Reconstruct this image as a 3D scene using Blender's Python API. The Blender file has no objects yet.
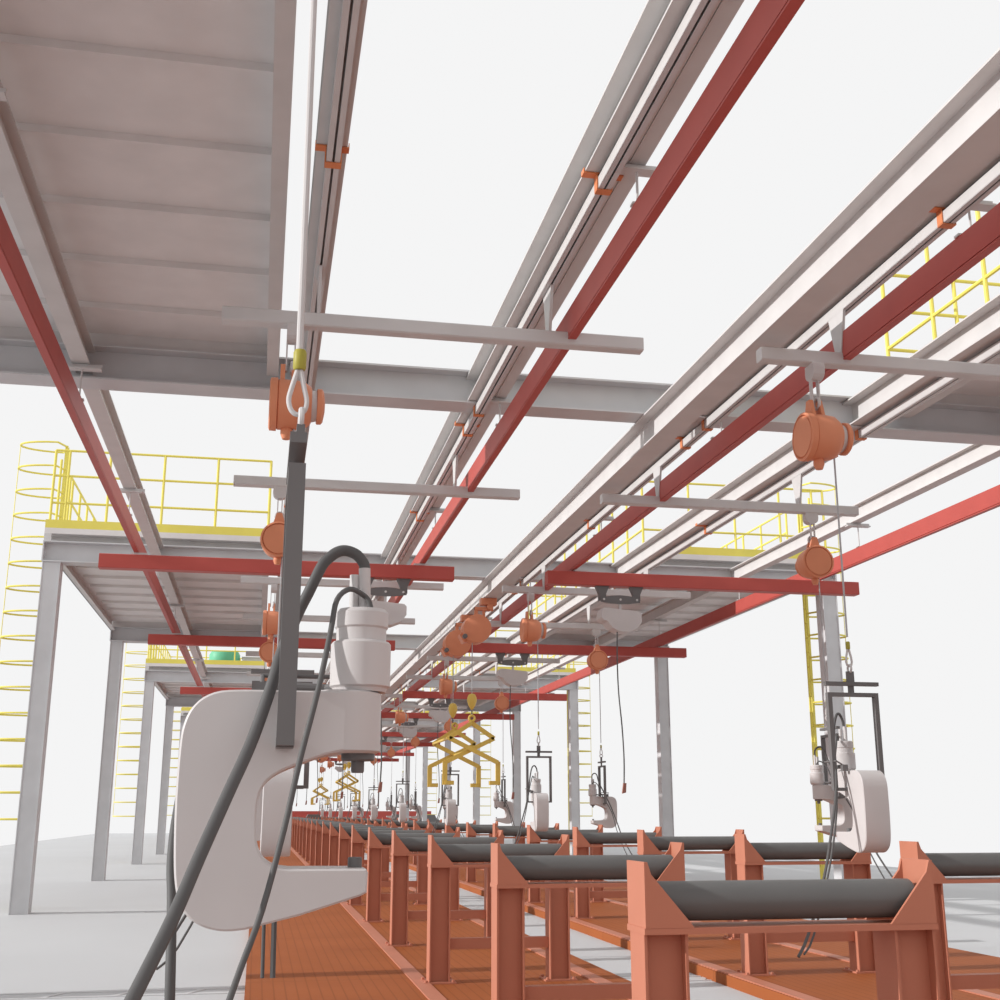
import bpy, math
from mathutils import Vector, Matrix

S = bpy.context.scene
COL = S.collection
PI = math.pi

# ------------------------------------------------------------------ materials
def mat(name, rgb, rough=.55, metal=0.0, var=.04, scale=3.0, spec=.3):
    m = bpy.data.materials.new(name)
    m.use_nodes = True
    nt = m.node_tree
    b = nt.nodes['Principled BSDF']
    b.inputs['Roughness'].default_value = rough
    b.inputs['Metallic'].default_value = metal
    b.inputs['Specular IOR Level'].default_value = spec
    tc = nt.nodes.new('ShaderNodeTexCoord')
    nz = nt.nodes.new('ShaderNodeTexNoise')
    nz.inputs['Scale'].default_value = scale
    nz.inputs['Detail'].default_value = 2
    nt.links.new(tc.outputs['Object'], nz.inputs['Vector'])
    cr = nt.nodes.new('ShaderNodeValToRGB')
    cr.color_ramp.elements[0].position = .3
    cr.color_ramp.elements[1].position = .7
    cr.color_ramp.elements[0].color = tuple(c * (1 - var) for c in rgb) + (1,)
    cr.color_ramp.elements[1].color = tuple(min(1, c * (1 + var)) for c in rgb) + (1,)
    nt.links.new(nz.outputs['Fac'], cr.inputs['Fac'])
    nt.links.new(cr.outputs['Color'], b.inputs['Base Color'])
    return m

def plank_mat(name, rgb, pitch):
    m = mat(name, rgb, .7, 0, .05, 1.2, .12)
    nt = m.node_tree
    b = nt.nodes['Principled BSDF']
    cr = [n for n in nt.nodes if n.type == 'VALTORGB'][0]
    tc = [n for n in nt.nodes if n.type == 'TEX_COORD'][0]
    sep = nt.nodes.new('ShaderNodeSeparateXYZ')
    nt.links.new(tc.outputs['Object'], sep.inputs[0])
    def groove(axis, p, w):
        d = nt.nodes.new('ShaderNodeMath'); d.operation = 'DIVIDE'; d.inputs[1].default_value = p
        nt.links.new(sep.outputs[axis], d.inputs[0])
        f = nt.nodes.new('ShaderNodeMath'); f.operation = 'FRACT'
        nt.links.new(d.outputs[0], f.inputs[0])
        l = nt.nodes.new('ShaderNodeMath'); l.operation = 'LESS_THAN'; l.inputs[1].default_value = w
        nt.links.new(f.outputs[0], l.inputs[0])
        return l
    g1 = groove('X', pitch, .14); g2 = groove('Y', 4.0, .006)
    mx = nt.nodes.new('ShaderNodeMath'); mx.operation = 'MAXIMUM'
    nt.links.new(g1.outputs[0], mx.inputs[0]); nt.links.new(g2.outputs[0], mx.inputs[1])
    mm = nt.nodes.new('ShaderNodeMix'); mm.data_type = 'RGBA'
    nt.links.new(mx.outputs[0], mm.inputs['Factor'])
    nt.links.new(cr.outputs['Color'], mm.inputs['A'])
    mm.inputs['B'].default_value = tuple(c * .82 for c in rgb) + (1,)
    nt.links.new(mm.outputs['Result'], b.inputs['Base Color'])
    return m

M = dict(
    steel=mat('pale_grey_paint', (.58, .56, .552), .6),
    plate=mat('pale_deck_plate_paint', (.70, .67, .66), .6),
    frame=mat('cool_grey_paint', (.56, .56, .57), .6),
    white=mat('off_white_paint', (.56, .54, .535), .5),
    red=mat('dark_red_paint', (.44, .080, .066), .5),
    orange=mat('salmon_orange_paint', (.48, .183, .115), .55),
    hoist=mat('orange_cast_housing', (.66, .25, .135), .5),
    deck=plank_mat('orange_brown_planking', (.33, .098, .032), .1),
    dark=mat('charcoal_paint', (.145, .138, .138), .5),
    rubber=mat('black_rubber', (.10, .098, .098), .6),
    roller=mat('dark_grey_roller_steel', (.13, .13, .128), .42),
    yellow=mat('safety_yellow_paint', (.76, .66, .13), .5),
    mustard=mat('mustard_yellow_paint', (.66, .46, .10), .5),
    olive=mat('olive_brass', (.36, .32, .05), .5),
    machine=mat('warm_light_grey_enamel', (.56, .53, .525), .45),
    cable=mat('grey_wire_rope', (.42, .42, .43), .5),
    ground=mat('pale_concrete', (.52, .525, .535), .8, 0, .02, .3, .1),
    green=mat('green_tank_paint', (.14, .48, .30), .5),
    clip=mat('orange_clip_paint', (.66, .22, .09), .55),
    maroon=mat('maroon_handset_plastic', (.30, .13, .10), .5),
)

# ------------------------------------------------------------------ mesh builder
class MB:
    def __init__(s): s.v = []; s.f = []
    def add(s, vs, fs):
        o = len(s.v); s.v += [tuple(v) for v in vs]; s.f += [tuple(i + o for i in f) for f in fs]; return s
    def box(s, x0, x1, y0, y1, z0, z1):
        vs = [(x, y, z) for z in (z0, z1) for y in (y0, y1) for x in (x0, x1)]
        return s.add(vs, [(0, 2, 3, 1), (4, 5, 7, 6), (0, 1, 5, 4), (2, 6, 7, 3), (0, 4, 6, 2), (1, 3, 7, 5)])
    def prism(s, pts, axis, a, b):
        # pts are 2D; axis 'x': (y,z), 'y': (x,z), 'z': (x,y)
        def mk(p, t):
            return {'x': (t, p[0], p[1]), 'y': (p[0], t, p[1]), 'z': (p[0], p[1], t)}[axis]
        n = len(pts)
        vs = [mk(p, a) for p in pts] + [mk(p, b) for p in pts]
        fs = [tuple(range(n)), tuple(range(2 * n - 1, n - 1, -1))]
        fs += [((i + 1) % n, i, i + n, (i + 1) % n + n) for i in range(n)]
        return s.add(vs, fs)
    def tube(s, path, r, n=10, closed=False, caps=True):
        P = [Vector(p) for p in path]; m = len(P)
        R = r if isinstance(r, (list, tuple)) else [r] * m
        vs = []; prev = None
        for i, p in enumerate(P):
            if closed: t = P[(i + 1) % m] - P[i - 1]
            else: t = P[min(i + 1, m - 1)] - P[max(i - 1, 0)]
            t.normalize()
            if prev is None:
                u = t.orthogonal().normalized()
            else:
                u = (prev - t * prev.dot(t))
                u = u.normalized() if u.length > 1e-6 else t.orthogonal().normalized()
            prev = u; w = t.cross(u)
            for k in range(n):
                a = 2 * PI * k / n
                vs.append(p + (u * math.cos(a) + w * math.sin(a)) * R[i])
        fs = []
        for i in range(m if closed else m - 1):
            j = (i + 1) % m
            for k in range(n):
                fs.append((i * n + k, i * n + (k + 1) % n, j * n + (k + 1) % n, j * n + k))
        if not closed and caps:
            fs.append(tuple(range(n - 1, -1, -1))); fs.append(tuple((m - 1) * n + k for k in range(n)))
        return s.add(vs, fs)
    def lathe(s, prof, origin, axis='z', n=24):
        # prof: (radius, height) along axis
        o = Vector(origin); vs = []
        for r, h in prof:
            for k in range(n):
                a = 2 * PI * k / n; c, d = r * math.cos(a), r * math.sin(a)
                vs.append(o + Vector({'z': (c, d, h), 'x': (h, c, d), 'y': (c, h, d)}[axis]))
        m = len(prof); fs = []
        for i in range(m - 1):
            for k in range(n):
                fs.append((i * n + k, i * n + (k + 1) % n, (i + 1) * n + (k + 1) % n, (i + 1) * n + k))
        fs.append(tuple(range(n - 1, -1, -1))); fs.append(tuple((m - 1) * n + k for k in range(n)))
        return s.add(vs, fs)
    def torus(s, c, R, r, axis='y', n=20):
        c = Vector(c); path = []
        for k in range(n):
            a = 2 * PI * k / n; u, w = R * math.cos(a), R * math.sin(a)
            path.append(c + Vector({'y': (u, 0, w), 'x': (0, u, w), 'z': (u, w, 0)}[axis]))
        return s.tube(path, r, 8, closed=True)
    def build(s, name, m, parent=None, smooth=True, loc=None):
        me = bpy.data.meshes.new(name)
        me.from_pydata(s.v, [], s.f); me.validate(); me.update()
        import bmesh
        bm = bmesh.new(); bm.from_mesh(me); bmesh.ops.recalc_face_normals(bm, faces=bm.faces); bm.to_mesh(me); bm.free()
        if smooth:
            me.polygons.foreach_set('use_smooth', [True] * len(me.polygons))
            me.set_sharp_from_angle(angle=math.radians(32))
        me.materials.append(M[m])
        o = bpy.data.objects.new(name, me); COL.objects.link(o)
        if parent is not None: o.parent = parent
        if loc: o.location = loc
        return o

def tag(o, label, cat, group=None, kind=None):
    if label: o['label'] = label
    if cat: o['category'] = cat
    if group: o['group'] = group
    if kind: o['kind'] = kind
    return o

def thing(name, loc, label, cat, group=None, rz=0):
    o = bpy.data.objects.new(name, None); COL.objects.link(o)
    o.empty_display_size = .2
    o.location = loc; o.rotation_euler = (0, 0, rz)
    return tag(o, label, cat, group)

def kids(o, _c={}):
    return [c for c in COL.objects if c.parent == o]

KID = {}
def freeze(root):
    """remember the tree of a prototype so that copies are quick"""
    ch = [c for c in COL.objects if c.parent is not None]
    tree = {}
    for c in ch: tree.setdefault(c.parent.name, []).append(c)
    KID[root.name] = tree
def dup(root, loc, label, cat=None, group=None, rz=None):
    tree = KID[root.name]
    def cp(o, par):
        c = o.copy(); COL.objects.link(c); c.parent = par
        for k in tree.get(o.name, []): cp(k, c)
        return c
    r = cp(root, None)
    r.location = loc
    if rz is not None: r.rotation_euler = (0, 0, rz)
    r['label'] = label
    if cat: r['category'] = cat
    if group: r['group'] = group
    return r

ORD = ['nearest', 'second', 'third', 'fourth', 'fifth', 'sixth', 'seventh', 'eighth', 'ninth', 'tenth', 'eleventh', 'twelfth',
       'thirteenth', 'fourteenth', 'fifteenth', 'sixteenth', 'seventeenth', 'eighteenth', 'nineteenth', 'twentieth',
       'twenty-first', 'twenty-second', 'twenty-third', 'twenty-fourth', 'twenty-fifth', 'twenty-sixth', 'twenty-seventh',
       'twenty-eighth', 'twenty-ninth', 'thirtieth']

# ------------------------------------------------------------------ setting
FX0, FX1, FY0, FY1 = -12.6, 19.2, -12.0, 106.0
m = MB(); m.box(FX0, FX1, FY0, FY1, -.25, 0)
tag(m.build('floor', 'ground', smooth=False), 'pale concrete floor slab under the whole line', None, kind='structure')

# two raised planked decks
def deck(x0, x1, strips, label):
    t = thing('walkway_deck', ((x0 + x1) / 2, 0, 0), label, 'deck', 'raised planked decks under the roller rows')
    c = (x0 + x1) / 2
    MB().box(x0 - c, x1 - c, -9, 102, 0, .1).build('planking', 'deck', t, smooth=False)
    for s in strips:
        MB().box(s - c, s - c + .14, -9, 102, .1, .112).build('edge_strip', 'orange', t, smooth=False)
    return t
deck(-.03, 3.45, (1.47, 3.1), 'orange-brown planked deck under the left row of roller stands')
deck(4.48, 7.9, (4.5, 6.1), 'orange-brown planked deck under the right row of roller stands')

# ------------------------------------------------------------------ portal frames
PY = [2.3, 12.24, 21.93, 32.2, 42.1, 51.95, 61.9, 71.8, 81.7, 91.6]
ZB, ZT = 5.85, 6.22
XL, XR, XC = -3.73, 10.85, 3.56
t = thing('portal_frame', (XC, PY[1], 0), 'tall grey steel portal frame spanning above the whole line, nearest in view', 'portal frame', 'steel portal frames')
for s in (-1, 1):
    c = s * (XR - XC)
    m = MB()
    for q in (-1, 1):
        m.box(c + min(q * .15, q * .135), c + max(q * .15, q * .135), -.16, .16, 0, ZB)
    m.box(c - .135, c + .135, -.14, .14, 0, ZB)
    m.build('column', 'frame', t, smooth=False)
m = MB()
a = XR - XC + .17
m.box(-a, a, -.17, .17, ZB, ZB + .02); m.box(-a, a, -.17, .17, ZT - .02, ZT); m.box(-a, a, -.01, .01, ZB + .02, ZT - .02)
m.box(-a, -a + .02, -.17, .17, ZB + .02, ZT - .02); m.box(a - .02, a, -.17, .17, ZB + .02, ZT - .02)
m.build('crossbeam', 'frame', t, smooth=False)
m = MB(); b = a - .32
m.box(-b, b, -.17, -.14, 0, .007); m.box(-b, b, .14, .17, 0, .007)
for k in range(22):
    x = -b + .5 + k * .62
    if x < b - .3: m.add([(x, -.13, .001), (x + .06, -.13, .001), (x + .2, .13, .001), (x + .14, .13, .001), (x, -.13, .006), (x + .06, -.13, .006), (x + .2, .13, .006), (x + .14, .13, .006)],
              [(0, 1, 2, 3), (7, 6, 5, 4), (0, 4, 5, 1), (1, 5, 6, 2), (2, 6, 7, 3), (3, 7, 4, 0)])
m.build('floor_tie', 'frame', t, smooth=False)
freeze(t)
for i, y in enumerate(PY):
    if i == 1: continue
    lab = ('tall grey steel portal frame over the near left platform, behind the view' if i == 0 else
           'tall grey steel portal frame spanning the line, %s one from the camera' % ORD[i - 1])
    dup(t, (XC, y, 0), lab)

# ------------------------------------------------------------------ platforms with guardrails and ladders
def platform(y0, y1, side, label, raillabel, rails=True, near=False, inner=True):
    # local x runs from the outer edge (0) to the inner edge (W)
    W = 3.9
    x0 = -3.9 if side < 0 else 10.94
    s = 1 if side < 0 else -1
    t = thing('maintenance_platform', (x0, y0, 0), label, 'platform', 'high grey maintenance platforms')
    L = y1 - y0
    def bx(m, a, b, c, d, e, f):
        m.box(min(s * a, s * b), max(s * a, s * b), c, d, e, f)
    m = MB(); bx(m, .0, W, -.12, L + .12, 6.36, 6.46); m.build('deck_plate', 'plate', t, smooth=False)
    # edge beams along the length
    m = MB(); bx(m, W - .12, W, .18, L - .18, 6.0, 6.36); m.build('inner_edge_beam', 'steel', t, smooth=False)
    m = MB(); bx(m, .0, .02, .18, L - .18, 6.12, 6.36); bx(m, .0, .12, .18, L - .18, 6.12, 6.135); m.build('outer_edge_beam', 'steel', t, smooth=False)
    # end sills
    for yy in (.1, L - .12):
        m = MB(); bx(m, .02, W - .02, yy, yy + .02, 6.222, 6.36); m.build('end_plate', 'steel', t, smooth=False)
    for yy in (-.12, L):
        m = MB(); bx(m, 0, .12, yy, yy + .12, 6.22, 6.36); bx(m, W - .12, W, yy, yy + .12, 6.22, 6.36)
        m.build('end_sill', 'steel', t, smooth=False)
    k = 0
    while .62 + k * 1.05 < L - .35:
        y = .62 + k * 1.05
        m = MB(); bx(m, .15, W - .13, y - .012, y + .012, 6.30, 6.36); m.build('rib', 'plate', t, smooth=False); k += 1
    if not rails: return t
    g = thing('guardrail', (x0, y0, 0), raillabel, 'guardrail', 'yellow guardrails round the platforms')
    zt = 7.9
    yl = .0 if near else 1.75     # opening for the ladder on the outer side
    ya, yb = -.06, L + .06
    for z, nm in ((zt, 'top_rail'), (7.43, 'mid_rail'), (6.93, 'low_rail')):
        m = MB(); r = .022
        p = lambda x, y: (s * x, y, z)
        m.tube([p(.06, ya), p(W - .05, ya)], r, 8)
        if inner: m.tube([p(W - .05, ya), p(W - .05, yb)], r, 8)
        m.tube([p(W - .05, yb), p(.06, yb)], r, 8); m.tube([p(.06, yb), p(.06, yl + ya)], r, 8)
        m.build(nm, 'yellow', g)
    m = MB()
    bx(m, 0, W, ya - .06, ya - .05, 6.46, 6.61); bx(m, 0, W, yb + .05, yb + .06, 6.46, 6.61)
    bx(m, W - .01, W, ya - .05, yb + .05, 6.46, 6.61)
    m.build('toe_board', 'yellow', g, smooth=False)
    pos = []
    for k in range(5): pos += [(.06 + k * (W - .11) / 4, ya), (.06 + k * (W - .11) / 4, yb)]
    n = int(round(L))
    for k in range(1, n):
        y = ya + k * (yb - ya) / n
        if inner: pos.append((W - .05, y))
        if y > yl: pos.append((.06, y))
    if yl > 0: pos += [(.06, yl + ya), (.06, .55), (.30, ya)]
    for x, y in pos:
        MB().tube([(s * x, y, 6.46), (s * x, y, zt)], .024, 8).build('post', 'yellow', g)
    return t

def ladder(y, side, label):
    X = -3.87 if side < 0 else 10.97
    s = -1 if side < 0 else 1
    t = thing('caged_ladder', (X, y, 0), label, 'ladder', 'yellow caged ladders beside the columns')
    for yy in (-.06, .06):
        MB().box(-.025, .025, yy - .015, yy + .015, .0, 8.34).build('stringer', 'yellow', t, smooth=False)
    for k in range(26):
        z = .3 + k * .3
        if z < 6.5: MB().tube([(0, -.045, z), (0, .045, z)], .009, 6).build('rung', 'yellow', t)
    for k in range(16):
        z = 1.495 + k * .455
        path = [(0, -.07, z)]
        for q in range(13):
            a = -PI / 2 + PI * q / 12
            path.append((s * (.12 + .72 * math.cos(a)), .35 * math.sin(a), z))
        path.append((0, .07, z))
        MB().tube(path, .019, 6).build('cage_hoop', 'yellow', t)
    for a in (0,):
        x = s * (.12 + .72 * math.cos(a)); yy = .35 * math.sin(a)
        MB().tube([(x, yy, 1.495), (x, yy, 8.34)], .008, 5).build('cage_strap', 'yellow', t)
    return t

PLAT = [(0, 1), (2, 3), (4, 5), (6, 7), (8, 9)]
for i, (a, b) in enumerate(PLAT):
    for side, nm in ((-1, 'left'), (1, 'right')):
        o = 'nearest' if i == 0 else ORD[i] + ' from the camera'
        platform(PY[a], PY[b], side, 'high grey steel platform with ribbed underside on the %s side, %s' % (nm, o),
                 'yellow tubular guardrail around the %s platform, %s' % (nm, o), near=(i == 0), inner=not (i == 0 and side < 0))
        if i > 0:
            ladder(PY[a] + 1.2, side, 'yellow caged ladder up to the %s platform, %s' % (nm, ORD[i] .replace('second', 'the tall one nearest the camera') if i == 1 else 'yellow caged ladder up to the %s platform, %s ladder along that side' % (nm, ORD[i - 1])) if False else
                   'yellow caged ladder climbing to the %s platforms, %s ladder on that side' % (nm, ORD[i - 1]))
# equipment on the third left platform
tk = thing('green_tank', (-1.35, 42.75, 6.46), 'small green drum lying on the third left platform', 'tank')
MB().lathe([(.01, .08), (.5, .1), (.52, .16), (.52, .42), (.46, .52), (.2, .56), (.01, .56)], (0, 0, 0), 'z', 24).build('shell', 'green', tk)
MB().box(-.7, .7, -.06, .06, .0, .09).build('cradle', 'dark', tk, smooth=False)
bxo = thing('grey_box', (-.35, 42.9, 6.46), 'grey metal box on the third left platform beside the green tank', 'box')
MB().box(-.4, .4, -.3, .3, 0, .33).build('case', 'frame', bxo, smooth=False)
MB().box(-.42, .42, -.32, .32, .33, .36).build('lid', 'frame', bxo, smooth=False)

# ------------------------------------------------------------------ girders along the line
Y0, Y1 = -3.0, 95.0
def ibeam(m, xc, w, z0, z1, tf=.016, tw=.014, y0=Y0, y1=Y1):
    m.box(xc - w / 2, xc + w / 2, y0, y1, z0, z0 + tf); m.box(xc - w / 2, xc + w / 2, y0, y1, z1 - tf, z1)
    m.box(xc - tw / 2, xc + tw / 2, y0, y1, z0 + tf, z1 - tf)
def girder(x, w, z0, z1, label, m_='steel'):
    m = MB(); ibeam(m, 0, w, z0, z1)
    return tag(m.build('girder', m_, smooth=False, loc=(x, 0, 0)), label, 'girder', 'grey girders running along the line')
girder(-1.945, .17, 5.95, 6.2, 'grey girder running above the far left red rail under the left platforms')
girder(8.89, .17, 5.95, 6.2, 'grey girder running above the far right red rail')
girder(.278, .20, 5.875, 6.18, 'grey girder running away almost straight overhead, left of centre')
girder(2.135, .26, 5.875, 6.18, 'grey girder left of the middle red rail, in the centre bundle')
girder(4.742, .26, 5.875, 6.18, 'grey girder beside the deepest girder, over the right white crossbeams')
girder(6.54, .26, 5.875, 6.18, 'grey girder along the inner edge of the right platforms')
girder(4.09, .25, 5.49, 5.846, 'deepest pale girder, wide brown-grey underside, running into the upper right corner')
m = MB(); m.box(-.058, .058, Y0, Y1, 5.875, 6.1)
tag(m.build('box_girder', 'steel', smooth=False, loc=(2.33, 0, 0)), 'narrow box girder directly above the middle red rail', 'girder')

# enclosed track under four girders with orange clips
CR = [(.287, .2, .278), (2.14, .26, 2.135), (4.735, .26, 4.742), (6.59, .26, 6.54)]
CLN = ['under the girder almost straight overhead', 'under the centre bundle left of the middle red rail', 'beside the deepest girder', 'under the girder by the right platforms']
for (x, gw, gx), nm in zip(CR, CLN):
    t = thing('trolley_track', (x, 0, 0), 'white trolley track with orange clips ' + nm, 'track', 'white trolley tracks')
    m = MB()
    m.box(-.045, -.039, Y0, Y1, 5.756, 5.846); m.box(.039, .045, Y0, Y1, 5.756, 5.846)
    m.box(-.045, .045, Y0, Y1, 5.840, 5.846); m.box(-.045, -.008, Y0, Y1, 5.752, 5.758); m.box(.008, .045, Y0, Y1, 5.752, 5.758)
    m.build('channel', 'white', t, smooth=False)
    k = 0; y = 7.2
    ys = []
    for q in range(18):
        ys.append(7.25 + 4.93 * q)
    for q in range(4): ys.append(12.9 + 9.9 * q)
    for y in ys:
        m = MB()
        a0, a1 = gx - x - gw / 2 - .006, gx - x + gw / 2 + .006
        m.box(a0, a1, y - .035, y + .035, 5.862, 5.872)
        m.box(a0 - .006, a0, y - .035, y + .035, 5.862, 5.90); m.box(a1, a1 + .006, y - .035, y + .035, 5.862, 5.90)
        m.box(-.055, -.047, y - .035, y + .035, 5.748, 5.862); m.box(.047, .055, y - .035, y + .035, 5.748, 5.862)
        m.box(-.055, .055, y - .035, y + .035, 5.742, 5.750)
        m.build('clip', 'clip', t, smooth=False)

# red rails with slot underneath
RR = [(-1.93, -1.945, 'far left'), (2.325, 2.33, 'middle'), (4.727, 4.742, 'right of centre'), (8.925, 8.89, 'far right')]
for x, gx, nm in RR:
    t = thing('red_crane_rail', (x, 0, 0), {'far left': 'dark red crane rail passing under the left platforms, leftmost of the four',
        'middle': 'dark red crane rail running down from the top edge, centre bundle', 'right of centre': 'dark red crane rail crossing under the deepest girder to the right edge',
        'far right': 'bright-sided red crane rail, lowest and rightmost of the four'}[nm], 'crane rail', 'red crane rails')
    m = MB(); w = .034; z0, z1 = 5.32, 5.565
    m.box(-w, w, Y0, Y1, z0, z0 + .014); m.box(-w + .01, w - .01, Y0, Y1, z0 + .014, z0 + .022); m.box(-w, w, Y0, Y1, z0 + .022, z1)
    m.build('rail_profile', 'red', t, smooth=False)
    zt = 5.95 if abs(x) > 5 or x < 0 else 5.875
    dx = gx - x
    pa, pb, rx = {'far left': (-.19, .19, 0), 'middle': (-.125, .20, .0), 'right of centre': (.062, .27, .078), 'far right': (-.19, .19, 0)}[nm]
    for q in range(19):
        y = 2.2 + 4.87 * q
        m = MB()
        m.box(pa, pb, y - .05, y + .05, zt - .06, zt - .045)
        m.box(pa, pb, y - .008, y + .008, zt - .045, zt - .004)
        m.tube([(rx, y, 5.57), (rx, y, zt - .05)], .009, 6)
        m.box(-.045, .045 + rx * .6, y - .03, y + .03, 5.565, 5.58)
        m.build('rail_hanger', 'white', t, smooth=False)

# ------------------------------------------------------------------ crossbeams
WY = [3.406, 8.93, 13.83, 20.1, 24.0, 29.8, 34.2, 39.9, 44.0, 50.0, 54.0, 60.0, 64.0, 70.0, 74.0, 80.0, 84.0, 90.0]
t = thing('white_crossbeam', (0, 0, 0), '', 'crossbeam', 'white tool crossbeams')
m = MB(); zc = 5.272; zd = 5.386
pr = [(-.05, zc), (.05, zc), (.06, zc + .01), (.06, zd - .01), (.05, zd), (-.05, zd), (-.06, zd - .01), (-.06, zc + .01)]
m.prism(pr, 'x', -1.69, 1.69); m.build('beam', 'white', t, smooth=False)
for x in (-.955, .905):
    m = MB(); m.prism([(-.14, 5.75), (.14, 5.75), (.05, 5.386), (-.05, 5.386)], 'x', x - .012, x + .012)
    m.build('wedge_hanger', 'white', t, smooth=False)
freeze(t)
first = True
for i, y in enumerate(WY):
    for side, nm, cx in ((-1, 'left', 1.24), (1, 'right', 5.65)):
        if first:
            t.location = (cx, y, 0); t['label'] = 'white crossbeam directly over the big riveter, above the view'; first = False; continue
        lab = ('white crossbeam above the %s roller row, beyond the top of the view' % nm) if i == 0 else 'white tool crossbeam over the %s roller row, %s in view on that side' % (nm, ORD[i - 1])
        dup(t, (cx, y, 0), lab)

RY = [18.2, 26.6, 37.9, 46.2, 57.6, 66.0, 77.4, 86.0]
t = thing('red_crossbeam', (0, 0, 0), '', 'crossbeam', 'red hoist crossbeams')
m = MB(); z0, z1 = 5.075, 5.285
m.prism([(-.09, z0), (.09, z0), (.1, z0 + .01), (.1, z1 - .01), (.09, z1), (-.09, z1), (-.1, z1 - .01), (-.1, z0 + .01)], 'x', -2.63, 2.63)
m.build('beam', 'red', t, smooth=False)
for x in (-2.07, 2.12):
    m = MB(); m.box(x - .11, x + .11, -.07, .07, z1, z1 + .034)
    m.build('end_clamp', 'white', t, smooth=False)
freeze(t)
first = True
for i, y in enumerate(RY):
    for side, nm, cx in ((-1, 'left', .18), (1, 'right', 6.92)):
        lab = 'dark red hoist crossbeam over the %s roller row, %s on that side' % (nm, ORD[i])
        if first: t.location = (cx, y, 0); t['label'] = lab; first = False
        else: dup(t, (cx, y, 0), lab)

# ------------------------------------------------------------------ tool balancers
def balancer_tree(t, axis):
    """origin at the drum axis height 0 => z 4.63 in the world; hangs from a beam whose underside is at +.642"""
    a = axis
    def L(prof, o=(0, 0, 0), n=32): return MB().lathe(prof, o, a, n)
    hs = L([(.185, -.10), (.195, -.09), (.195, .02), (.185, .10), (.15, .15), (.135, .16)]).build('drum_housing', 'hoist', t)
    L([(.01, -.155), (.17, -.155), (.17, -.148), (.178, -.14), (.185, -.158), (.204, -.15), (.206, -.10), (.19, -.098)]).build('face_cover', 'hoist', t)
    L([(.125, .16), (.115, .2)]).build('shaft_collar', 'machine', t)
    L([(.13, .2), (.138, .205), (.138, .235), (.12, .25), (.05, .262)]).build('end_cap', 'hoist', t)
    m = MB()
    if a == 'x':
        m.prism([(-.08, .16), (.08, .16), (.03, .32), (-.03, .32)], 'x', -.085, -.05)
        m.prism([(-.08, .16), (.08, .16), (.03, .32), (-.03, .32)], 'x', .0, .03)
    else:
        m.prism([(-.08, .16), (.08, .16), (.03, .32), (-.03, .32)], 'y', -.085, -.05)
        m.prism([(-.08, .16), (.08, .16), (.03, .32), (-.03, .32)], 'y', .0, .03)
    m.build('lug', 'hoist', t, smooth=False)
    MB().lathe([(.035, 0), (.045, -.02), (.045, -.05), (.03, -.09)], (-.02 if a == 'x' else 0, 0 if a == 'x' else -.02, -.185), 'z', 14).build('drain_boss', 'hoist', t)
    m = MB()
    arc = [(.08, .642), (.085, .58)] + [(.085 * math.cos(q * PI / 8), .57 - .07 * math.sin(q * PI / 8)) for q in range(1, 8)] + [(-.085, .58), (-.08, .642)]
    m.prism(arc, 'x' if a == 'x' else 'y', -.05, .05)
    if a == 'x':
        m.box(-.05, -.038, -.022, .022, .27, .52); m.box(.012, .024, -.022, .022, .27, .52)
    else:
        m.box(-.03, -.018, -.05, -.02, .27, .52); m.box(.018, .03, -.05, -.02, .27, .52)
    m.torus((0, 0, .30), .045, .014, 'y' if a == 'y' else 'x', 16)
    m.build('trolley_hanger', 'machine', t, smooth=False)
    return t

def cable_part(t, dx, dy, top, z_end):
    """rope down to world height z_end (root at z 4.63)"""
    e = z_end - 4.63
    cb = MB().tube([(dx, dy, top), (dx, dy, e + .1)], .008, 8).build('wire_rope', 'cable', t)
    MB().lathe([(.014, 0), (.018, .008), (.018, .055), (.014, .062)], (dx, dy, e), 'z', 12).build('ferrule', 'olive', cb)
    loop = [(dx - .006, dy, e), (dx - .020, dy, e - .06), (dx - .025, dy, e - .10), (dx - .018, dy, e - .125), (dx, dy, e - .135),
            (dx + .018, dy, e - .125), (dx + .025, dy, e - .10), (dx + .020, dy, e - .06), (dx + .006, dy, e)]
    MB().tube(loop, .009, 8).build('rope_eye', 'white', cb)

# ------------------------------------------------------------------ C-frame riveters (local +x is the way the jaw opens)
def fillet(pts, it=2):
    for _ in range(it):
        q = []
        n = len(pts)
        for i in range(n):
            p, r = pts[i], pts[(i + 1) % n]
            d = math.hypot(p[0] - r[0], p[1] - r[1])
            if d < .03: q.append(((p[0] + r[0]) / 2, (p[1] + r[1]) / 2)); continue
            e = min(.25, .03 / d)
            q.append((p[0] + (r[0] - p[0]) * e, p[1] + (r[1] - p[1]) * e)); q.append((r[0] - (r[0] - p[0]) * e, r[1] - (r[1] - p[1]) * e))
        pts = q
    return pts
def curve2(p, k=3):
    P = p; out = []
    for i in range(len(P) - 1):
        a, b, c, d = P[max(i - 1, 0)], P[i], P[i + 1], P[min(i + 2, len(P) - 1)]
        for j in range(k):
            u = j / k
            out.append(tuple(.5 * (2 * b[q] + (c[q] - a[q]) * u + (2 * a[q] - 5 * b[q] + 4 * c[q] - d[q]) * u * u + (3 * b[q] - a[q] - 3 * c[q] + d[q]) * u ** 3) for q in (0, 1)))
    out.append(tuple(P[-1])); return out
_back = [(-.11, 1.899), (-.170, 1.895), (-.212, 1.878), (-.240, 1.848), (-.255, 1.81), (-.261, 1.76), (-.263, 1.63), (-.258, 1.50), (-.250, 1.43), (-.236, 1.386), (-.21, 1.355), (-.175, 1.336), (-.13, 1.327), (-.082, 1.330)]
_jaw = [(.190, 1.403), (.206, 1.411), (.208, 1.458), (.203, 1.467), (.05, 1.468)]
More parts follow.
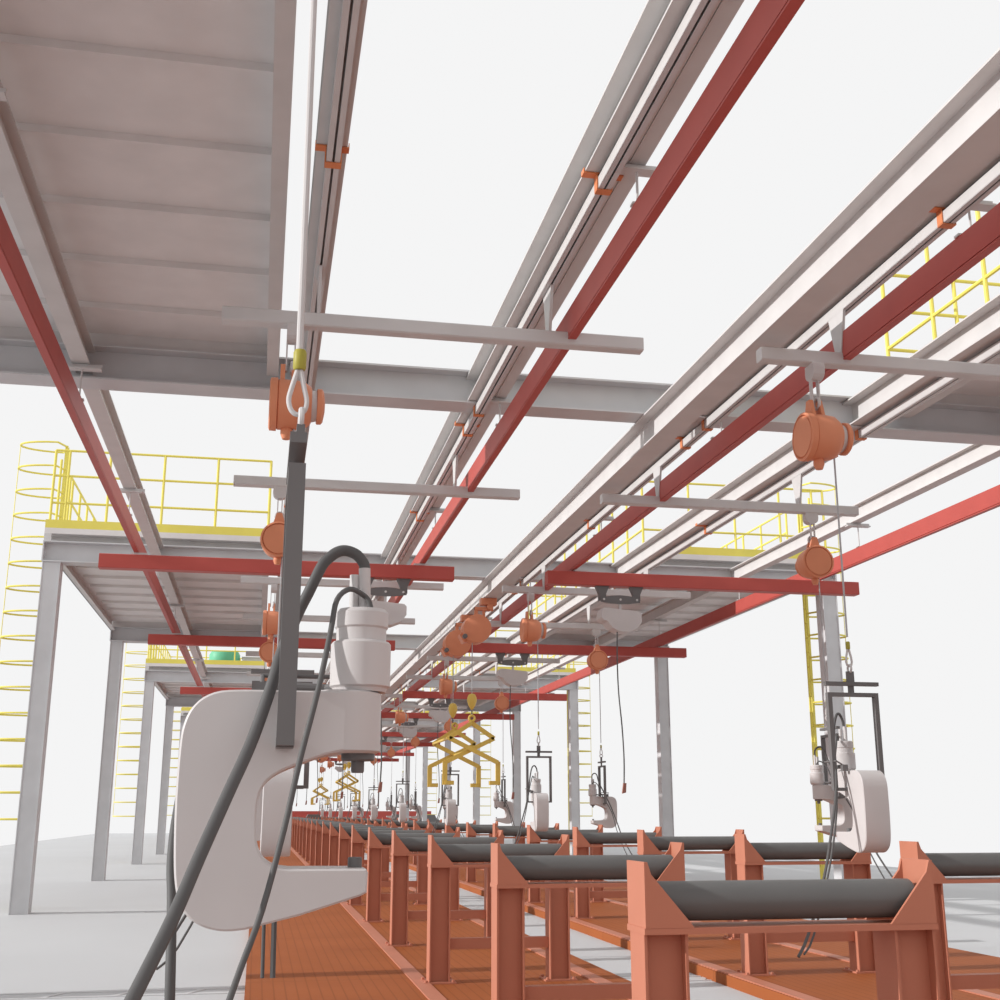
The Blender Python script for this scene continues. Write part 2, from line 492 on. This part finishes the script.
_throat = [(.018, 1.468), (-.018, 1.474), (-.046, 1.492), (-.062, 1.522), (-.067, 1.56), (-.068, 1.60), (-.063, 1.645), (-.045, 1.678), (-.010, 1.702), (.04, 1.722), (.09, 1.740), (.143, 1.752)]
PROF = curve2(_back) + [(.046, 1.360)] + _jaw + curve2(_throat) + [(.143, 1.899)]
KS = 1.0645
def grow(m):
    m.v = [(x * KS, y * KS, 1.6 + (z - 1.6) * KS) for x, y, z in m.v]
    return m
def smooth_path(p, k=4):
    P = [Vector(q) for q in p]; out = []
    for i in range(len(P) - 1):
        a, b, c, d = P[max(i - 1, 0)], P[i], P[i + 1], P[min(i + 2, len(P) - 1)]
        for j in range(k):
            u = j / k
            out.append(.5 * ((2 * b) + (c - a) * u + (2 * a - 5 * b + 4 * c - d) * u * u + (3 * b - a - 3 * c + d) * u ** 3))
    out.append(P[-1]); return out
def riveter(name, loc, label, rz, hoses=True, big=False):
    t = thing(name, loc, label, 'riveter', 'hanging C-frame riveters', rz)
    m = MB(); T = .096
    pts = PROF; n = len(pts); cx, cz = -.12, 1.62
    # bevelled slab: inner outline on both faces, outer outline a little inside
    def inset(p, d):
        i = pts.index(p); a = Vector(pts[i - 1]); b = Vector(p); c = Vector(pts[(i + 1) % n])
        e = (b - a).normalized() + (c - b).normalized(); e.normalize()
        return (p[0] + sgn * e.y * d, p[1] - sgn * e.x * d)
    area = sum(pts[i - 1][0] * pts[i][1] - pts[i][0] * pts[i - 1][1] for i in range(n)); sgn = -1 if area > 0 else 1
    rings = []
    for (yy, d) in ((-T, .005), (-T + .005, 0), (T - .005, 0), (T, .005)):
        rings.append([(inset(p, d)[0], yy, inset(p, d)[1]) if d else (p[0], yy, p[1]) for p in pts])
    vs = [v for r in rings for v in r]
    fs = [tuple(range(n)), tuple(range(4 * n - 1, 3 * n - 1, -1))]
    for r in range(3):
        for i in range(n):
            j = (i + 1) % n
            fs.append((r * n + j, r * n + i, (r + 1) * n + i, (r + 1) * n + j))
    m.add(vs, fs)
    grow(m).build('c_frame', 'machine', t)
    c = .182
    m = MB().lathe([(.085, 1.748), (.0955, 1.754), (.0955, 1.90), (.085, 1.905)], (.143, 0, 0), 'z', 48); grow(m).build('head', 'machine', t)
    cy = grow(MB().lathe([(.068, 1.905), (.072, 1.915), (.079, 1.92), (.079, 2.03), (.074, 2.036), (.066, 2.038), (.066, 2.07), (.0705, 2.075), (.0705, 2.112), (.064, 2.122), (.02, 2.124)], (c, 0, 0), 'z', 36)).build('cylinder', 'machine', t)
    grow(MB().tube([(c - .022, -.01, 2.11), (c - .022, -.01, 2.215)], .014, 12).tube([(c - .002, .02, 2.11), (c - .002, .02, 2.212)], .012, 12)).build('valve_stem', 'steel', cy)
    grow(MB().tube([(c + .006, -.02, 2.11), (c + .002, -.02, 2.232)], .0155, 14)).build('hose_fitting', 'machine', cy)
    grow(MB().lathe([(.040, 1.730), (.043, 1.734), (.043, 1.76)], (c, 0, 0), 'z', 20).lathe([(.015, 1.70), (.017, 1.705), (.017, 1.735)], (c, 0, 0), 'z', 16)).build('ram', 'dark', t)
    grow(MB().lathe([(.018, 1.455), (.018, 1.489), (.016, 1.492)], (c, 0, 0), 'z', 16)).build('anvil', 'dark', t)
    # yoke in the plane across the jaw
    yk = MB()
    for s in (-1, 1):
        yk.box(-.032, .014, min(s * .215, s * .18), max(s * .215, s * .18), 1.768, 2.49)
        yk.box(-.032, .014, min(s * .18, s * .08), max(s * .18, s * .08), 1.765, 1.79)
    yk.box(-.032, .014, -.215, .215, 2.49, 2.52)
    y_ = yk.build('yoke', 'dark', t, smooth=False)
    MB().box(-.032, .014, -.225, .225, 2.575, 2.605).build('spreader_bar', 'dark', t, smooth=False)
    MB().box(-.010, .010, -.022, .022, 2.52, 2.575).box(-.012, .012, -.030, .030, 2.605, 2.69).build('hanger_strap', 'dark', t, smooth=False)
    MB().torus((0, 0, 2.712), .030, .009, 'y' if not big else 'x', 20).build('lifting_ring', 'white', t)
    # control handles above the frame
    m = MB().tube([(-.07, .13, 1.922), (.0, .13, 1.930), (.105, .13, 1.926)], .013, 10).box(-.085, -.05, .11, .15, 1.895, 1.94)
    m.tube([(-.075, .19, 1.965), (.12, .19, 1.965)], .006, 8).tube([(-.07, .13, 1.93), (-.07, .19, 1.965)], .006, 8).tube([(.10, .13, 1.926), (.13, .07, 1.93)], .011, 8)
    grow(m).build('control_handle', 'dark', t)
    if hoses and not big:
        m = MB().tube(smooth_path([(c + .015, -.015, 2.27), (c + .015, -.005, 2.33), (c - .02, .04, 2.37), (c - .06, .09, 2.33), (c - .09, .13, 2.18), (-.08, .22, 1.80), (-.18, .33, 1.48), (-.27, .46, 1.138), (-.42, .68, .759), (-.5, .8, .625)], 3), .011, 8)
        m.build('air_hose', 'rubber', t)
        m = MB().tube(smooth_path([(c + .03, .03, 2.15), (c + .0, .06, 2.20), (c - .07, .1, 2.14), (c - .12, .15, 1.97), (-.12, .25, 1.62), (-.2, .38, 1.2), (-.34, .6, .75), (-.42, .72, .63)], 3), .008, 8)
        m.build('control_hose', 'rubber', t)
    return t

BX, BY = .0713, 3.406
big = riveter('c_frame_riveter', (BX, BY, 0), 'large grey C-frame riveter with thick black hoses hanging in the left foreground', 0, big=True)
def sc(p):      # measured at a nearer scale: stretch about the lens height
    return (p[0] * 1.0645 - BX, p[1] * 1.0645 - BY, 1.6 + (p[2] - 1.6) * 1.0645)
hA = [(q[0] - BX, q[1] - BY, q[2]) for q in [(0.267, 3.385, 2.262), (0.2655, 3.385, 2.285), (0.247, 3.38, 2.308), (0.228, 3.378, 2.318), (0.208, 3.375, 2.321), (0.19, 3.372, 2.316), (0.173, 3.37, 2.304), (0.149, 3.365, 2.278), (0.129, 3.36, 2.235), (0.111, 3.36, 2.193), (0.09, 3.36, 2.147), (0.065, 3.345, 2.081), (0.041, 3.32, 2.011), (0.025, 3.27, 1.938), (-0.021, 3.2, 1.78), (-0.072, 3.1, 1.645), (-0.125, 2.99, 1.504), (-0.171, 2.87, 1.374), (-0.226, 2.75, 1.244), (-0.26, 2.68, 1.165)]]
MB().tube(smooth_path(hA, 6), .0158, 16).build('air_hose', 'rubber', big)
hB = [sc(q) for q in [(.268, 3.15, 2.119), (.262, 3.15, 2.14), (.246, 3.15, 2.156), (.208, 3.1, 2.161), (.173, 3.05, 2.123), (.158, 3.0, 2.039), (.13, 2.95, 1.886), (.092, 2.9, 1.719), (.061, 2.85, 1.563), (.021, 2.8, 1.397), (-.019, 2.75, 1.282), (-.043, 2.7, 1.211), (-.08, 2.65, 1.1)]]
MB().tube(smooth_path(hB), .0075, 12).build('control_hose', 'rubber', big)
hC = [sc(q) for q in [(-.205, 3.6, 1.69), (-.2135, 3.6, 1.645), (-.2235, 3.6, 1.55), (-.2225, 3.55, 1.46), (-.212, 3.5, 1.37), (-.198, 3.4, 1.2), (-.19, 3.4, 1.0)]]
MB().tube(smooth_path(hC), .0145, 12).build('return_hose', 'rubber', big)
for x, r_ in ((.034, .0055), (.062, .008)):
    MB().tube([sc((x - .002, 3.6, 1.42)), sc((x, 3.6, 1.283)), sc((x + .002, 3.6, 1.161))], r_, 8).build('hanging_lead', 'rubber', big)

# ring of riveters and their balancers
def hung(x, y, axis, jaw, tx, ty, label_b, label_r, dz=0, proto={}):
    """balancer at (x,y) and riveter below at (tx,ty)"""
    key = axis if axis == 'y' else axis + str(tx - x > .08)
    dx = tx - x; dy = ty - y
    if key not in proto:
        t = thing('tool_balancer', (x, y, 4.63), label_b, 'tool balancer', 'orange tool balancers')
        balancer_tree(t, axis)
        cable_part(t, dx, dy, -.12, 2.866)
        freeze(t); proto[key] = t
    else:
        dup(proto[key], (x, y, 4.63), label_b)
    if 'riv' not in proto:
        r = riveter('c_frame_riveter', (tx, ty, 0), label_r, jaw); freeze(r); proto['riv'] = r
    else:
        dup(proto['riv'], (tx, ty, 0), label_r, rz=jaw)

ROWX = {'left': (.13, .22), 'right': (4.45, 6.73)}
cnt = {'left': 0, 'right': 0}
for i, y in enumerate(WY):
    for nm in ('left', 'right'):
        if i == 0: continue
        odd = (i % 2 == 1)          # drum axis along x, riveter turned to face down the line
        n = cnt[nm]; cnt[nm] += 1
        if nm == 'left': x = .10 if odd else .09
        else: x = 4.455 if odd else 6.70
        lb = 'orange cable balancer drum over the %s roller row, %s hanging on that side' % (nm, ORD[n])
        lr = ('grey C-frame riveter %s, %s on the %s side' % ('seen from its back in a dark yoke' if odd else 'seen side-on with its jaw open', ORD[n], nm))
        if nm == 'left' and i == 1: lb = 'orange balancer drum behind the large hook and rope at upper left'
        if nm == 'right' and i == 1: lb = 'largest orange balancer drum with a pale round face at upper right'
        if odd: hung(x, y, 'x', PI / 2, x + (.12 if nm == 'right' else .035), y, lb, lr)
        else: hung(x, y, 'y', (PI if nm == 'right' else 0), x + .05, y - .02, lb, lr)

# the big riveter hangs from its own balancer high above the view
t = thing('tool_balancer', (BX - .048, BY, 4.63), 'orange balancer holding the large foreground riveter, above the view', 'tool balancer', 'orange tool balancers')
balancer_tree(t, 'y')
e = 2.866 - 4.63
cb = MB().tube([(.03, -.0, -.15), (.035, 0, e + .05)], .0105, 10).build('wire_rope', 'white', t)
MB().lathe([(.016, 0), (.0195, .006), (.0195, .055), (.016, .062)], (.037, 0, e), 'z', 16).build('ferrule', 'olive', cb)
loop = smooth_path([(.032, 0, e), (.016, 0, e - .06), (.010, 0, e - .095), (.018, 0, e - .125), (.036, 0, e - .138), (.056, 0, e - .125), (.062, 0, e - .095), (.052, 0, e - .05), (.041, 0, e)])
MB().tube(loop, .0075, 10).build('rope_eye', 'white', cb)

# ------------------------------------------------------------------ electric hoists under the red crossbeams
t = thing('electric_hoist', (0, 0, 0), '', 'hoist', 'grey electric chain hoists')
for s in (-1, 1):
    m = MB(); m.prism([(s * .28 - .11, 5.075), (s * .28 + .11, 5.075), (s * .28 + .055, 4.95), (s * .28 + .055, 4.85), (s * .28 - .055, 4.85), (s * .28 - .055, 4.95)], 'y', -.05, .05)
    m.build('trolley_bracket', 'dark', t, smooth=False)
m = MB(); m.prism([(-.32, 4.82), (-.15, 4.795), (0, 4.79), (.15, 4.795), (.32, 4.82), (.32, 4.89), (.15, 4.92), (0, 4.93), (-.15, 4.92), (-.32, 4.89)], 'y', -.075, -.055)
rk = m.build('rocker_beam', 'dark', t, smooth=False)
for x in (-.27, 0, .27): MB().lathe([(.018, -.088), (.018, -.075)], (x, 0, 4.86), 'y', 10).build('pin', 'white', rk)
MB().box(-.02, .02, -.06, -.03, 4.66, 4.84).build('link_rod', 'machine', t, smooth=False)
m = MB(); m.prism([(-.34, 4.56), (-.32, 4.70), (-.28, 4.715), (.28, 4.665), (.315, 4.63), (.315, 4.50), (.24, 4.40), (.10, 4.345), (-.05, 4.345), (-.16, 4.40), (-.24, 4.50), (-.30, 4.52)], 'y', -.16, .16)
m.build('hoist_body', 'machine', t, smooth=False)
MB().lathe([(.11, .16), (.12, .18), (.12, .40), (.1, .42)], (0, 0, 4.53), 'y', 20).build('motor', 'machine', t)
MB().tube(smooth_path([(-.06, -.05, 4.35), (-.07, -.05, 3.9), (-.06, -.05, 3.4), (-.02, -.05, 2.9), (.0, -.05, 2.4), (-.01, -.05, 2.02)]), .011, 8).build('pendant_cable', 'rubber', t)
MB().prism([(-.022, 2.04), (.022, 2.04), (.012, 1.90), (-.045, 1.885)], 'y', -.075, -.035).build('pendant_control', 'maroon', t, smooth=False)
freeze(t)
first = True
for i, y in enumerate(RY):
    for nm, x in (('left', 1.76), ('right', 5.47)):
        lab = 'grey electric hoist with long black pendant cable under the %s red crossbeam, %s along' % (nm, ORD[i])
        if first: t.location = (x, y, 0); t['label'] = lab; first = False
        else: dup(t, (x, y, 0), lab)

# ------------------------------------------------------------------ orange rope hoists and scissor grabs
def rope_hoist(x, y, label):
    t = thing('rope_hoist', (x, y, 4.90), label, 'hoist', 'orange rope hoists')
    MB().lathe([(.235, -.20), (.262, -.19), (.262, .20), (.2, .24), (.1, .28)], (0, 0, 0), 'y', 36).build('drum', 'hoist', t)
    m = MB(); m.prism([(-.30, -.10), (-.1, .12), (.22, .1), (.25, -.05), (.0, -.18), (-.22, -.24)], 'y', .0, .30); m.build('gear_case', 'hoist', t, smooth=False)
    MB().lathe([(.03, -.26), (.045, -.25), (.045, -.18)], (-.24, 0, -.16), 'y', 12).build('cable_gland', 'dark', t)
    MB().box(-.03, .03, -.04, .04, .22, .42).box(.12, .17, -.04, .04, .2, .42).box(-.03, .32, -.05, .05, .36, .42).lathe([(.05, -.12), (.06, -.11), (.06, .11), (.05, .12)], (.25, 0, .42), 'y', 14).build('suspension', 'hoist', t)
    MB().box(.08, .38, -.10, .10, .46, .585).build('trolley_plate', 'hoist', t, smooth=False)
    MB().tube([(-.07, -.02, -.2), (-.07, -.02, -1.2)], .009, 6).build('wire_rope', 'cable', t)
    hk = MB().lathe([(.01, -1.18), (.06, -1.2), (.088, -1.26), (.09, -1.32), (.065, -1.40), (.03, -1.46), (.01, -1.48)], (-.07, -.02, 0), 'z', 18).build('hook_block', 'mustard', t)
    MB().tube([(-.07, -.02, -1.46), (-.07, -.02, -1.56), (-.04, -.02, -1.60), (-.07, -.02, -1.64), (-.1, -.02, -1.62)], .013, 8).build('hook', 'dark', hk)
    return t
def scissor_grab(x, y, label):
    """pantograph grab, apex at (x, z 3.10), two frames 2 m apart joined by struts"""
    t = thing('scissor_grab', (x, y, 0), label, 'lifting grab', 'yellow scissor grabs')
    def bar(p, q, yy, w=.038):
        p = Vector(p); q = Vector(q); d = (q - p).normalized(); n_ = Vector((-d.y, d.x)) * w
        m = MB(); m.prism([(p + n_)[:], (q + n_)[:], (q - n_)[:], (p - n_)[:]], 'y', yy - .025, yy + .025); return m
    for yy in (0, 2.0):
        A = (0, 3.19); Lm = (-.42, 2.915); Rm = (.42, 2.915); C = (0, 2.70); LB = (-.485, 2.48); RB = (.485, 2.48)
        for k, (p, q) in enumerate(((A, Lm), (A, Rm))):
            bar(p, q, yy - .03 + .06 * k).build('upper_arm', 'mustard', t, smooth=False)
        for k, (p, q) in enumerate(((Lm, RB), (Rm, LB))):
            bar(p, q, yy - .03 + .06 * k).build('scissor_arm', 'mustard', t, smooth=False)
        for s, p in ((-1, LB), (1, RB)):
            m = MB(); m.box(p[0] - .042, p[0] + .042, yy - .025, yy + .025, 2.09, 2.50)
            m.box(min(p[0], p[0] - s * .16), max(p[0], p[0] - s * .16), yy - .05, yy + .05, 2.09, 2.16)
            m.build('claw', 'mustard', t, smooth=False)
        MB().torus((0, yy, 3.27), .05, .024, 'y', 14).build('lifting_eye', 'mustard', t)
    for p in ((-.42, 2.915), (0, 2.70)):
        MB().tube([(p[0], .03, p[1]), (p[0], 1.97, p[1])], .028, 8).build('spacer_tube', 'mustard', t)
    return t
for k, yy in enumerate((22.0, 53.0, 76.0)):
    nm = ['nearest', 'second', 'third'][k]
    xx = 3.76
    rope_hoist(xx + .07, yy, 'orange rope hoist, front one of the pair above the %s yellow scissor grab' % nm)
    rope_hoist(xx + .03, yy + 2.0, 'orange rope hoist, rear one of the pair above the %s yellow scissor grab' % nm)
    scissor_grab(xx, yy - .02, 'yellow scissor lifting grab hanging between the roller rows, %s of three' % nm)

# ------------------------------------------------------------------ roller stands
t = thing('roller_stand', (0, 0, .1), '', 'roller stand', 'orange roller stands')
for s in (-1, 1):
    c = s * .565
    m = MB()
    for q in (-1, 1): m.box(c + min(q * .095, q * .083), c + max(q * .095, q * .083), -.1, .1, .012, 1.01)
    m.box(c - .083, c + .083, -.045, .045, .012, 1.01)
    m.build('leg', 'orange', t, smooth=False)
    m = MB(); m.box(c - .15, c + .15, -.14, .14, 0, .014)
    for q in (-1, 1):
        for r in (-1, 1): m.lathe([(.016, .014), (.016, .032)], (c + q * .125, r * .115, 0), 'z', 6)
    m.build('foot_plate', 'orange', t, smooth=False)
m = MB(); m.box(-.665, .665, -.125, .125, 1.01, 1.036)
m.build('top_plate', 'orange', t, smooth=False)
MB().box(-.48, .48, -.04, .04, .285, .38).build('brace', 'orange', t, smooth=False)
for s in (-1, 1):
    c = s * .66
    m = MB(); m.box(min(c, c - s * .014), max(c, c - s * .014), -.11, .11, 1.034, 1.30)
    for yy in (-.125, .11):
        pts = [(c, 1.034), (c - s * .215, 1.034), (c - s * .03, 1.25), (c - s * .014, 1.30), (c, 1.30)]
        m.prism(pts, 'y', yy, yy + .015)
    m.build('end_bracket', 'orange', t, smooth=False)
ro = MB().lathe([(.02, -.65), (.02, -.615), (.074, -.61), (.082, -.60), (.082, .60), (.074, .61), (.02, .615), (.02, .65)], (0, 0, 1.135), 'x', 40).build('roller', 'roller', t)
freeze(t)
first = True
for nm, x in (('left', 2.265), ('right', 5.335)):
    for k in range(28):
        y = 5.2 + 3.245 * k
        if nm == 'right': y = 8.42 - 3.245 + 3.245 * k
        lab = 'salmon-orange roller stand with dark roller in the %s row, %s from the camera' % (nm, ORD[k])
        if first: t.location = (x, y, .1); t['label'] = lab; first = False
        else: dup(t, (x, y, .1), lab)

# ------------------------------------------------------------------ things at the far end
t = thing('end_barrier', (8.2, 102.8, 0), 'long low dark red barrier closing the far end of the line', 'barrier')
MB().box(-6, 6, -.1, .1, .95, 1.75).build('panel', 'red', t, smooth=False)
for k in range(7): MB().box(-5.95 + k * 1.96, -5.85 + k * 1.96, -.1, .1, 0, .95).build('post', 'red', t, smooth=False)
for k, (x, y) in enumerate(((4.3, 95.5), (11.2, 98.0), (13.6, 99.5))):
    t = thing('service_cart', (x, y, 0), ['dark low service cart at the far end, leftmost by the roller row', 'dark service cart at the far end beside the columns', 'dark service cart at the far end, rightmost'][k], 'cart', 'dark carts at the far end')
    MB().prism([(-.9, .5), (.9, .5), (.9, 1.0), (.55, 1.15), (.35, 1.5), (-.5, 1.5), (-.75, 1.1), (-.9, 1.0)], 'y', -.5, .5).build('body', 'dark', t, smooth=False)
    for s in (-.6, .6):
        for r in (-.45, .45): MB().lathe([(.2, -.06), (.26, -.05), (.26, .05), (.2, .06)], (s, r, .26), 'y', 16).build('wheel', 'rubber', t)

# ------------------------------------------------------------------ light, sky, camera
w = bpy.data.worlds.new('bright_overcast_sky'); S.world = w; w.use_nodes = True
bg = w.node_tree.nodes['Background']
bg.inputs['Color'].default_value = (.912, .912, .914, 1); bg.inputs['Strength'].default_value = 1.0
sd = bpy.data.lights.new('sun', 'SUN'); sd.energy = 3.6; sd.angle = math.radians(.6); sd.color = (1, .985, .965)
so = bpy.data.objects.new('sun', sd); COL.objects.link(so)
d = Vector((2.35, .12, -1.0)).normalized()
so.rotation_euler = d.to_track_quat('-Z', 'Y').to_euler(); so.location = (-10, 0, 20)

f, H, vx, vy = 1207.0, 1.6, 257.0, 813.0
pit = math.atan((vy - 500) / f); yaw = math.atan((500 - vx) / math.hypot(f, vy - 500))
F = Vector((math.sin(yaw) * math.cos(pit), math.cos(yaw) * math.cos(pit), math.sin(pit)))
cd = bpy.data.cameras.new('camera'); cd.sensor_fit = 'HORIZONTAL'; cd.sensor_width = 36; cd.lens = f / 1000 * 36
cd.clip_start = .05; cd.clip_end = 500
co = bpy.data.objects.new('camera', cd); COL.objects.link(co)
co.location = (0, 0, H); co.rotation_euler = F.to_track_quat('-Z', 'Y').to_euler()
S.camera = co
vs = S.view_settings
vs.view_transform = 'Standard'; vs.look = 'None'; vs.gamma = 1; vs.exposure = 0; vs.use_curve_mapping = False
S.cycles.max_bounces = 8; S.cycles.diffuse_bounces = 5
